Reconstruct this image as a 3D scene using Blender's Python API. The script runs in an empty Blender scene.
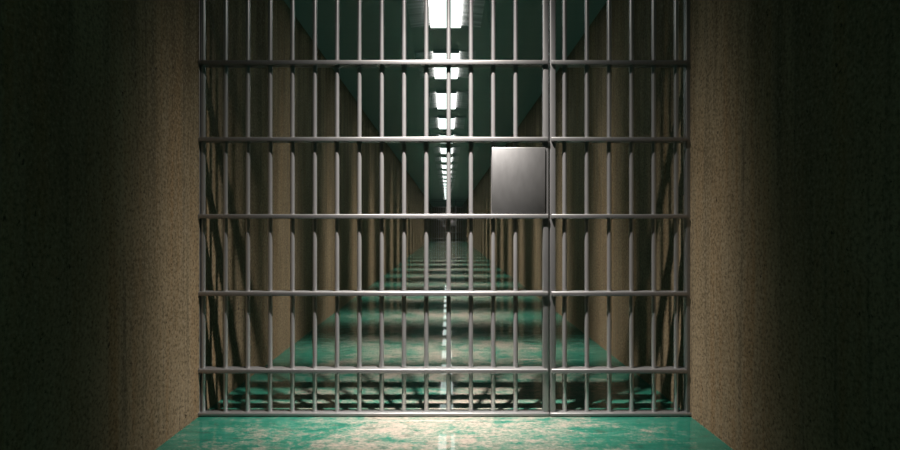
import bpy, bmesh, math
from mathutils import Vector
S = bpy.context.scene
COL = S.collection

# ------------------------------------------------------------------ measures
D = 3.30                    # camera to gate
PX = 174.3                  # pixels per metre in the gate plane
CX, CZ = 0.0143, 1.079      # camera
W = 1.40                    # half width of the corridor
H = 3.04                    # ceiling height
Y0, Y1 = -2.2, 56.0
YFAR = 12.4 * D             # the far gate
PITCH, PLEN, PWID = 0.582 * D, 0.339 * D, 0.29
N_LIGHT = 19
def gx(px): return (px - 447.3) / PX + CX
def gz(py): return CZ - (py - 227.0) / PX
NEARER = 1 - .034 / D          # faces that stand proud of the gate plane

# ------------------------------------------------------------------ nodes
def new_mat(name):
    m = bpy.data.materials.new(name); m.use_nodes = True
    nt = m.node_tree
    return m, nt, nt.nodes['Principled BSDF']
def node(nt, t, **kw):
    n = nt.nodes.new(t)
    for k, v in kw.items():
        if k in n.inputs: n.inputs[k].default_value = v
        else: setattr(n, k, v)
    return n
def link(nt, a, b): nt.links.new(a, b)
def coords(nt, scale):
    g = node(nt, 'ShaderNodeNewGeometry')
    mp = node(nt, 'ShaderNodeMapping'); mp.inputs['Scale'].default_value = scale
    link(nt, g.outputs['Position'], mp.inputs['Vector'])
    return mp.outputs['Vector']
def noise(nt, scale, s=1.0, detail=6.0, rough=0.55, dist=0.0):
    n = node(nt, 'ShaderNodeTexNoise')
    n.inputs['Scale'].default_value = s; n.inputs['Detail'].default_value = detail
    n.inputs['Roughness'].default_value = rough; n.inputs['Distortion'].default_value = dist
    link(nt, coords(nt, scale), n.inputs['Vector'])
    return n.outputs['Fac']
def ramp(nt, fac, stops):
    r = node(nt, 'ShaderNodeValToRGB'); el = r.color_ramp.elements
    while len(el) < len(stops): el.new(0.5)
    for e, (p, c) in zip(el, stops):
        e.position = p; e.color = (c, c, c, 1) if isinstance(c, (int, float)) else (*c, 1)
    link(nt, fac, r.inputs['Fac'])
    return r.outputs['Color']
def mix(nt, fac, a, b, mode='MIX'):
    m = node(nt, 'ShaderNodeMix'); m.data_type = 'RGBA'; m.blend_type = mode
    for sock, v in ((m.inputs[0], fac), (m.inputs[6], a), (m.inputs[7], b)):
        if isinstance(v, bpy.types.NodeSocket): link(nt, v, sock)
        elif isinstance(v, (int, float)): sock.default_value = v
        else: sock.default_value = (*v, 1)
    return m.outputs[2]
def math_(nt, op, a, b=None):
    m = node(nt, 'ShaderNodeMath'); m.operation = op
    for sock, v in ((m.inputs[0], a), (m.inputs[1], b)):
        if isinstance(v, bpy.types.NodeSocket): link(nt, v, sock)
        elif v is not None: sock.default_value = v
    return m.outputs[0]
def bump(nt, h, strength, dist, prev=None):
    b = node(nt, 'ShaderNodeBump'); b.inputs['Strength'].default_value = strength; b.inputs['Distance'].default_value = dist
    link(nt, h, b.inputs['Height'])
    if prev: link(nt, prev, b.inputs['Normal'])
    return b.outputs['Normal']

# concrete wall: grainy brown plaster with vertical run-off stains
def wall_material():
    m, nt, p = new_mat('stained_plaster')
    grain = noise(nt, (1, 1, 1), 62, 3, 0.65)
    pits = noise(nt, (1, 1, .8), 34, 4, 0.7)
    blotch = noise(nt, (1, 1, .7), 2.1, 6, 0.6)
    runs = noise(nt, (5.5, 5.5, .55), 1.0, 7, 0.68, .3)
    c = ramp(nt, blotch, [(.28, (.240, .180, .107)), (.50, (.305, .230, .138)), (.75, (.365, .280, .178))])
    # run-off stains, thickest under the ceiling
    g = node(nt, 'ShaderNodeNewGeometry'); sx = node(nt, 'ShaderNodeSeparateXYZ')
    link(nt, g.outputs['Position'], sx.inputs[0])
    high = node(nt, 'ShaderNodeMapRange')
    link(nt, sx.outputs[2], high.inputs[0])
    for k, v in zip((1, 2, 3, 4), (.3, 3.0, .12, 1.0)): high.inputs[k].default_value = v
    stain = math_(nt, 'MULTIPLY', ramp(nt, runs, [(.42, 0.0), (.60, .9)]), high.outputs[0])
    c = mix(nt, stain, c, (.085, .060, .032))
    rust = noise(nt, (16, 16, .5), 1.0, 6, .65)
    c = mix(nt, ramp(nt, rust, [(.50, 0.0), (.66, .7)]), c, (.265, .160, .074))
    c = mix(nt, ramp(nt, rust, [(.34, .75), (.46, 0.0)]), c, (.140, .112, .072))
    c = mix(nt, ramp(nt, grain, [(.36, .62), (.50, 0.0)]), c, (.070, .052, .034))
    c = mix(nt, ramp(nt, grain, [(.54, 0.0), (.68, .6)]), c, (.40, .33, .24))
    c = mix(nt, ramp(nt, pits, [(.31, .9), (.36, 0.0)]), c, (.035, .026, .018))
    link(nt, c, p.inputs['Base Color'])
    p.inputs['Roughness'].default_value = .8
    p.inputs['Specular IOR Level'].default_value = .2
    n1 = bump(nt, noise(nt, (1, 1, 1), 11, 5, .6), .25, .02)
    link(nt, bump(nt, grain, .5, .006, n1), p.inputs['Normal'])
    return m
# floor: green paint worn through to pinkish concrete where people walk, under a thin clear lacquer
def floor_material():
    m, nt, p = new_mat('worn_green_floor')
    big = noise(nt, (.8, 1.0, 1), 2.2, 9, .70, .3)
    streak = noise(nt, (1.0, 2.4, 1), 5.5, 10, .75, .5)
    fine = noise(nt, (1, 1.3, 1), 44, 6, .75)
    mid = noise(nt, (1, 1.5, 1), 15, 6, .7)
    g = node(nt, 'ShaderNodeNewGeometry'); sx = node(nt, 'ShaderNodeSeparateXYZ')
    link(nt, g.outputs['Position'], sx.inputs[0])
    side = math_(nt, 'ABSOLUTE', sx.outputs[0])
    wear = math_(nt, 'ADD', math_(nt, 'MULTIPLY', big, .42), math_(nt, 'MULTIPLY', streak, .33))
    wear = math_(nt, 'ADD', wear, math_(nt, 'MULTIPLY', mid, .25))
    wear = math_(nt, 'ADD', wear, math_(nt, 'MULTIPLY', math_(nt, 'SUBTRACT', fine, .5), .30))
    wear = math_(nt, 'SUBTRACT', wear, math_(nt, 'MULTIPLY', math_(nt, 'MULTIPLY', side, side), .064))
    green = ramp(nt, streak, [(.30, (.008, .095, .062)), (.52, (.018, .135, .092)), (.72, (.075, .190, .145))])
    beige = ramp(nt, fine, [(.30, (.180, .151, .126)), (.55, (.288, .241, .203)), (.75, (.352, .294, .250))])
    c = mix(nt, ramp(nt, wear, [(.428, 0.0), (.552, 1.0)]), green, beige)
    spots = noise(nt, (.7, 2, 1), 5.5, 5, .7, .8)
    c = mix(nt, ramp(nt, spots, [(.66, 0.0), (.71, .7)]), c, (.30, .17, .10))
    dirt = noise(nt, (1, 2, 1), 9, 8, .75)
    c = mix(nt, ramp(nt, dirt, [(.36, .6), (.46, 0.0)]), c, (.030, .055, .042))
    link(nt, c, p.inputs['Base Color'])
    p.inputs['Roughness'].default_value = .65
    p.inputs['Specular IOR Level'].default_value = .15
    p.inputs['Coat Weight'].default_value = .8
    p.inputs['Coat Roughness'].default_value = .025
    link(nt, bump(nt, fine, .12, .002), p.inputs['Normal'])
    return m
# ceiling: dull green gloss paint, brushed across the corridor
def ceiling_material():
    m, nt, p = new_mat('brushed_green_paint')
    st = noise(nt, (.5, 14, 1), 1.0, 4, .6)
    c = ramp(nt, st, [(.3, (.315, .375, .345)), (.7, (.350, .412, .380))])
    link(nt, c, p.inputs['Base Color'])
    link(nt, ramp(nt, noise(nt, (.4, 30, 1), 1.0, 3, .6), [(.3, .30), (.7, .36)]), p.inputs['Roughness'])
    p.inputs['Specular IOR Level'].default_value = 1.0
    p.inputs['Specular Tint'].default_value = (.62, 1, .84, 1)
    p.inputs['Anisotropic'].default_value = .6
    t = node(nt, 'ShaderNodeCombineXYZ'); t.inputs[1].default_value = 1.0
    link(nt, t.outputs[0], p.inputs['Tangent'])
    return m
def metal_material(name, col, r0, r1, metal=.7):
    m, nt, p = new_mat(name)
    n = noise(nt, (1, 1, .4), 30, 5, .6)
    link(nt, ramp(nt, n, [(.3, r0), (.7, r1)]), p.inputs['Roughness'])
    link(nt, mix(nt, n, [x * .92 for x in col], [min(1, x * 1.06) for x in col]), p.inputs['Base Color'])
    p.inputs['Metallic'].default_value = metal
    return m
def plain(name, col, rough=.6, metal=0.0):
    m, nt, p = new_mat(name)
    n = noise(nt, (1, 1, 1), 20, 3)
    link(nt, mix(nt, n, [x * .9 for x in col], col), p.inputs['Base Color'])
    p.inputs['Roughness'].default_value = rough; p.inputs['Metallic'].default_value = metal
    return m
M_WALL, M_FLOOR, M_CEIL = wall_material(), floor_material(), ceiling_material()
M_BAR = metal_material('grey_steel_bar', (.54, .526, .533), .30, .33, .78)
M_RAIL = metal_material('grey_steel_rail', (.31, .303, .306), .44, .46, .8)
M_PLATE = metal_material('satin_steel_plate', (.26, .254, .257), .44, .47, .9)
M_TRAY, nt, p = new_mat('brushed_enamel')
link(nt, ramp(nt, noise(nt, (.8, 22, 1), 1.0, 5, .6), [(.3, (.30, .33, .315)), (.65, (.9, .9, .89))]), p.inputs['Base Color'])
p.inputs['Roughness'].default_value = .5
M_CAP = plain('white_cap', (.85, .86, .85), .5)
M_GLOW, nt, p = new_mat('lit_diffuser')
p.inputs['Base Color'].default_value = (.9, .9, .9, 1)
p.inputs['Emission Color'].default_value = (.82, 1, .93, 1)
p.inputs['Emission Strength'].default_value = 2.0
M_GLOW.cycles.emission_sampling = 'NONE'
M_STRIP = M_GLOW.copy(); M_STRIP.name = 'added_glow'; M_STRIP.cycles.emission_sampling = 'AUTO'  # stronger glow, added to light the wings beside each panel
M_STRIP.node_tree.nodes['Principled BSDF'].inputs['Emission Strength'].default_value = 3.6
M_STRIP.node_tree.nodes['Principled BSDF'].inputs['Emission Color'].default_value = (1, 1, .97, 1)

# ------------------------------------------------------------------ mesh helpers
def add_box(bm, x0, x1, y0, y1, z0, z1, bev=0.0, seg=2):
    r = bmesh.ops.create_cube(bm, size=1.0)
    vs = r['verts']
    for v in vs:
        v.co = Vector((x0 if v.co.x < 0 else x1, y0 if v.co.y < 0 else y1, z0 if v.co.z < 0 else z1))
    if bev:
        es = list({e for v in vs for e in v.link_edges})
        bmesh.ops.bevel(bm, geom=es, offset=bev, segments=seg, profile=.5, affect='EDGES')
def add_bar(bm, x, y, z0, z1, r, n=24):
    c = bmesh.ops.create_cone(bm, cap_ends=True, segments=n, radius1=r, radius2=r, depth=z1 - z0)
    bmesh.ops.translate(bm, verts=c['verts'], vec=(x, y, (z0 + z1) / 2))
def obj(name, bm, mat, parent=None, smooth=True):
    me = bpy.data.meshes.new(name)
    bmesh.ops.recalc_face_normals(bm, faces=bm.faces)
    bm.to_mesh(me); bm.free()
    me.materials.append(mat)
    o = bpy.data.objects.new(name, me); COL.objects.link(o)
    if smooth:
        for f in me.polygons: f.use_smooth = True
        for e in me.edges: pass
        try: me.set_sharp_from_angle(angle=math.radians(50))
        except Exception: pass
    o.parent = parent
    return o
def box_obj(name, mat, parent, *a, **k):
    bm = bmesh.new(); add_box(bm, *a, **k); return obj(name, bm, mat, parent)
def thing(name, label, cat, loc, group=None):
    o = bpy.data.objects.new(name, None); COL.objects.link(o)
    o.empty_display_size = .1
    o.location = loc; o['label'] = label; o['category'] = cat; o['kind'] = 'thing'
    if group: o['group'] = group
    return o
def struct(name, label, cat, mat, *a):
    o = box_obj(name, mat, None, *a); o['kind'] = 'structure'; o['label'] = label; o['category'] = cat
    return o
def dup(root, loc, label):
    r = root.copy(); COL.objects.link(r); r.location = loc; r['label'] = label
    for ch in list(root.children):
        c = ch.copy(); COL.objects.link(c); c.parent = r
        for g in ch.children:
            d = g.copy(); COL.objects.link(d); d.parent = c
    return r

# ------------------------------------------------------------------ shell
T = .25
struct('floor', 'worn green painted floor with bare beige patches and a glossy lacquer', 'floor', M_FLOOR, -W - T, W + T, Y0 - T, Y1 + T, -T, 0)
struct('ceiling', 'flat dull green ceiling above the corridor', 'ceiling', M_CEIL, -W - T, W + T, Y0 - T, Y1 + T, H, H + T)
struct('wall_left', 'grainy brown plaster wall with dark run-off stains left of the gate', 'wall', M_WALL, -W - T, -W, Y0, Y1, 0, H)
struct('wall_right', 'grainy brown plaster wall with dark run-off stains right of the gate', 'wall', M_WALL, W, W + T, Y0, Y1, 0, H)
struct('wall_back', 'unlit end wall behind the distant barred gate', 'wall', M_WALL, -W - T, W + T, Y1, Y1 + T, 0, H)
struct('wall_front', 'plaster wall closing the near end of the corridor', 'wall', M_WALL, -W - T, W + T, Y0 - T, Y0, 0, H)

# ------------------------------------------------------------------ gate
RAIL_PY = [62.2, 139.2, 216.4, 293.9, 371.4]
RAIL_Z = [CZ + (gz(p) - CZ) * NEARER for p in RAIL_PY]
RAIL_Z = [RAIL_Z[0] + 2 * .4418, RAIL_Z[0] + .4418] + RAIL_Z
RH, RD = .0125, .036          # half height and half depth of a rail
SD = .021                     # half depth of a stile
BR = .0128                    # bar radius
ZB, ZT = .004, H - .004
def section(root, x0, x1, s0, s1, bars, rx0, rx1):
    """one barred leaf in the root's own space (y = 0 is the gate plane)"""
    for a, b in (s0, s1):
        bm = bmesh.new(); add_box(bm, a, b, -SD, SD, ZB, ZT, .005, 3)
        obj('stile', bm, M_RAIL, root)
    for z in RAIL_Z:
        bm = bmesh.new(); add_box(bm, rx0, rx1, -RD, RD, z - RH, z + RH, .004, 3)
        obj('rail', bm, M_RAIL, root)
    bm = bmesh.new(); add_box(bm, x0, x1, -RD, RD, ZB, ZB + .019, .004, 3); obj('bottom_rail', bm, M_RAIL, root)
    bm = bmesh.new(); add_box(bm, x0, x1, -RD, RD, ZT - .019, ZT, .004, 3); obj('top_rail', bm, M_RAIL, root)
    for px in bars:
        bm = bmesh.new(); add_bar(bm, gx(px), 0, ZB + .019, ZT - .019, BR)
        obj('bar', bm, M_BAR, root)
near = thing('cell_gate', 'wide grey steel barred gate with blank lock plate, close up across the corridor', 'gate', (0, D, 0), 'barred gates')
section(near, gx(198.0), gx(548.4), (gx(198.0), gx(201.2)), (gx(542.6), gx(548.2)),
        [203.3 + 22.3 * i for i in range(15)], gx(198.6), gx(547.4))
# lock box: a folded steel box between two rails
lx0, lx1, lz0, lz1 = gx(491.4), gx(544.6), gz(213.8), gz(148.0)
bm = bmesh.new(); add_box(bm, lx0, lx1, -.030, .030, lz0, lz1, .003, 2)
obj('lock_box', bm, M_PLATE, near)
side = thing('bar_screen', 'narrow fixed screen of six grey steel bars, close up beside the right wall', 'bar screen', (0, D, 0), 'fixed bar screens')
section(side, gx(549.2), gx(689.6), (gx(549.4), gx(555.2)), (gx(684.6), gx(689.6)),
        [564.5 + 22.32 * i for i in range(6)], gx(550.4), gx(684.8))
dup(near, (0, YFAR, 0), 'tiny dark barred gate at the far end of the corridor')
dup(side, (0, YFAR, 0), 'tiny dark fixed bar screen beside the gate at the far end of the corridor')

# ------------------------------------------------------------------ ceiling lights
ORD = ['first', 'second', 'third', 'fourth', 'fifth', 'sixth', 'seventh', 'eighth', 'ninth', 'tenth']
def light_label(k):
    if k < len(ORD): return 'glowing white ceiling panel, %s of the row counted from the near gate' % ORD[k]
    return 'tiny glowing white ceiling panel in the far run beyond the tenth, towards the distant gate'
YC0 = 1.523 * D
lamp0 = thing('ceiling_light', light_label(0), 'ceiling light', (0, YC0, H), 'ceiling lights')
HL = PLEN / 2
box_obj('mounting_tray', M_CAP, lamp0, -PWID / 2, PWID / 2, -HL, HL, -.006, 0.0)
box_obj('diffuser', M_GLOW, lamp0, -PWID / 2 + .006, PWID / 2 - .006, -HL + .006, HL - .006, -.030, -.006)
for e in (-1, 1):
    x = e * (PWID / 2 - .003)
    box_obj('glow_strip', M_STRIP, lamp0, x - .003, x + .003, -HL + .006, HL - .006, -.030, -.006)  # added glowing strip that brightens the wing next to it
    box_obj('end_cap', M_CAP, lamp0, -PWID / 2, PWID / 2, e * (HL - .003) - .003, e * (HL - .003) + .003, -.030, -.006)
    # added wing, sloped up towards the glow strip to catch its light
    bm = bmesh.new()
    prof = [(PWID / 2, -.004), (.335, -.024), (.338, -.024), (.338, 0.0), (PWID / 2, 0.0)]
    a = [bm.verts.new((e * px_, -HL, pz_)) for px_, pz_ in prof]
    b = [bm.verts.new((e * px_, HL, pz_)) for px_, pz_ in prof]
    n = len(prof)
    bm.faces.new(a); bm.faces.new(b[::-1])
    for q in range(n): bm.faces.new((a[q], b[q], b[(q + 1) % n], a[(q + 1) % n]))
    obj('added_wing', bm, M_TRAY, lamp0)
for k in range(1, N_LIGHT):
    dup(lamp0, (0, YC0 + k * PITCH, H), light_label(k))

# lamps: added under the panels, beam shaped to band walls and floor (photometric profile in the lamp's own nodes)
BEAM_POWER = 310
def fan_nodes(L, back, fore, aim, cross, floor_):
    """strength by direction: a bell in the along-corridor direction (its two flanks differ) times a bell across"""
    L.use_nodes = True
    nt = L.node_tree; em = nt.nodes['Emission']
    g = node(nt, 'ShaderNodeNewGeometry'); sx = node(nt, 'ShaderNodeSeparateXYZ')
    link(nt, g.outputs['Incoming'], sx.inputs[0])
    q = math_(nt, 'SUBTRACT', sx.outputs[1], aim)
    ahead = math_(nt, 'MULTIPLY', math_(nt, 'MAXIMUM', q, 0.0), 1.0 / fore)
    behind = math_(nt, 'MULTIPLY', math_(nt, 'MINIMUM', q, 0.0), 1.0 / back)
    tot = math_(nt, 'ADD', math_(nt, 'MULTIPLY', ahead, ahead), math_(nt, 'MULTIPLY', behind, behind))
    if cross:
        a = math_(nt, 'MULTIPLY', sx.outputs[0], 1.0 / cross)
        tot = math_(nt, 'ADD', tot, math_(nt, 'MULTIPLY', a, a))
    e = math_(nt, 'EXPONENT', math_(nt, 'MULTIPLY', tot, -.5))
    link(nt, math_(nt, 'ADD', e, floor_), em.inputs['Strength'])
def area(name, loc, sx, sy, power, col, back, fore, aim=0.0, cross=0.0, floor_=0.0):
    L = bpy.data.lights.new(name, 'AREA'); L.shape = 'RECTANGLE'; L.size, L.size_y = sx, sy
    L.energy = power; L.color = col
    fan_nodes(L, back, fore, aim, cross, floor_)
    o = bpy.data.objects.new(name, L); COL.objects.link(o); o.location = loc
    return o
first = area('panel_beam', (0, YC0, H - .036), PWID * .8, .60, BEAM_POWER, (1, .95, .86), .080, .080, cross=.34)
for k in range(1, N_LIGHT):
    o = first.copy(); COL.objects.link(o); o.location = (0, YC0 + k * PITCH, H - .036)
spot = area('spot_lamp', (0, .825 * D, H - .03), .06, .06, 490, (1, .95, .88), .12, .205, aim=.165, cross=.275)
o = spot.copy(); o.data = spot.data.copy(); o.data.energy = 150; COL.objects.link(o); o.location.y = YFAR - .175 * D  # unseen dimmer copy, added to light the far gate

# ------------------------------------------------------------------ world, camera, view
w = bpy.data.worlds.new('world'); S.world = w; w.use_nodes = True
w.node_tree.nodes['Background'].inputs[0].default_value = (.45, 1.0, .78, 1)
w.node_tree.nodes['Background'].inputs[1].default_value = .08
w.light_settings.distance = 3.0; w.light_settings.ao_factor = 1.0
S.cycles.use_fast_gi = True; S.cycles.fast_gi_method = 'REPLACE'; S.cycles.ao_bounces_render = 1; S.cycles.ao_bounces = 1
cam = bpy.data.cameras.new('camera'); co = bpy.data.objects.new('camera', cam); COL.objects.link(co)
co.location = (CX, 0, CZ); co.rotation_euler = (math.pi / 2, 0, 0)
cam.sensor_width = 36; cam.lens = 36 * PX * D / 900
cam.shift_x = 2.7 / 900; cam.shift_y = 2.0 / 900
cam.clip_start = .02; cam.clip_end = 200
S.camera = co
S.view_settings.view_transform = 'Standard'; S.view_settings.look = 'None'
S.view_settings.exposure = 0; S.view_settings.gamma = 1; S.view_settings.use_curve_mapping = False
S.cycles.max_bounces = 8; S.cycles.diffuse_bounces = 1; S.cycles.glossy_bounces = 4
S.cycles.use_denoising = True
S.cycles.denoiser = 'OPENIMAGEDENOISE'; S.cycles.denoising_input_passes = 'RGB_ALBEDO'; S.cycles.denoising_prefilter = 'FAST'
S.cycles.sample_clamp_indirect = 3; S.cycles.use_adaptive_sampling = False
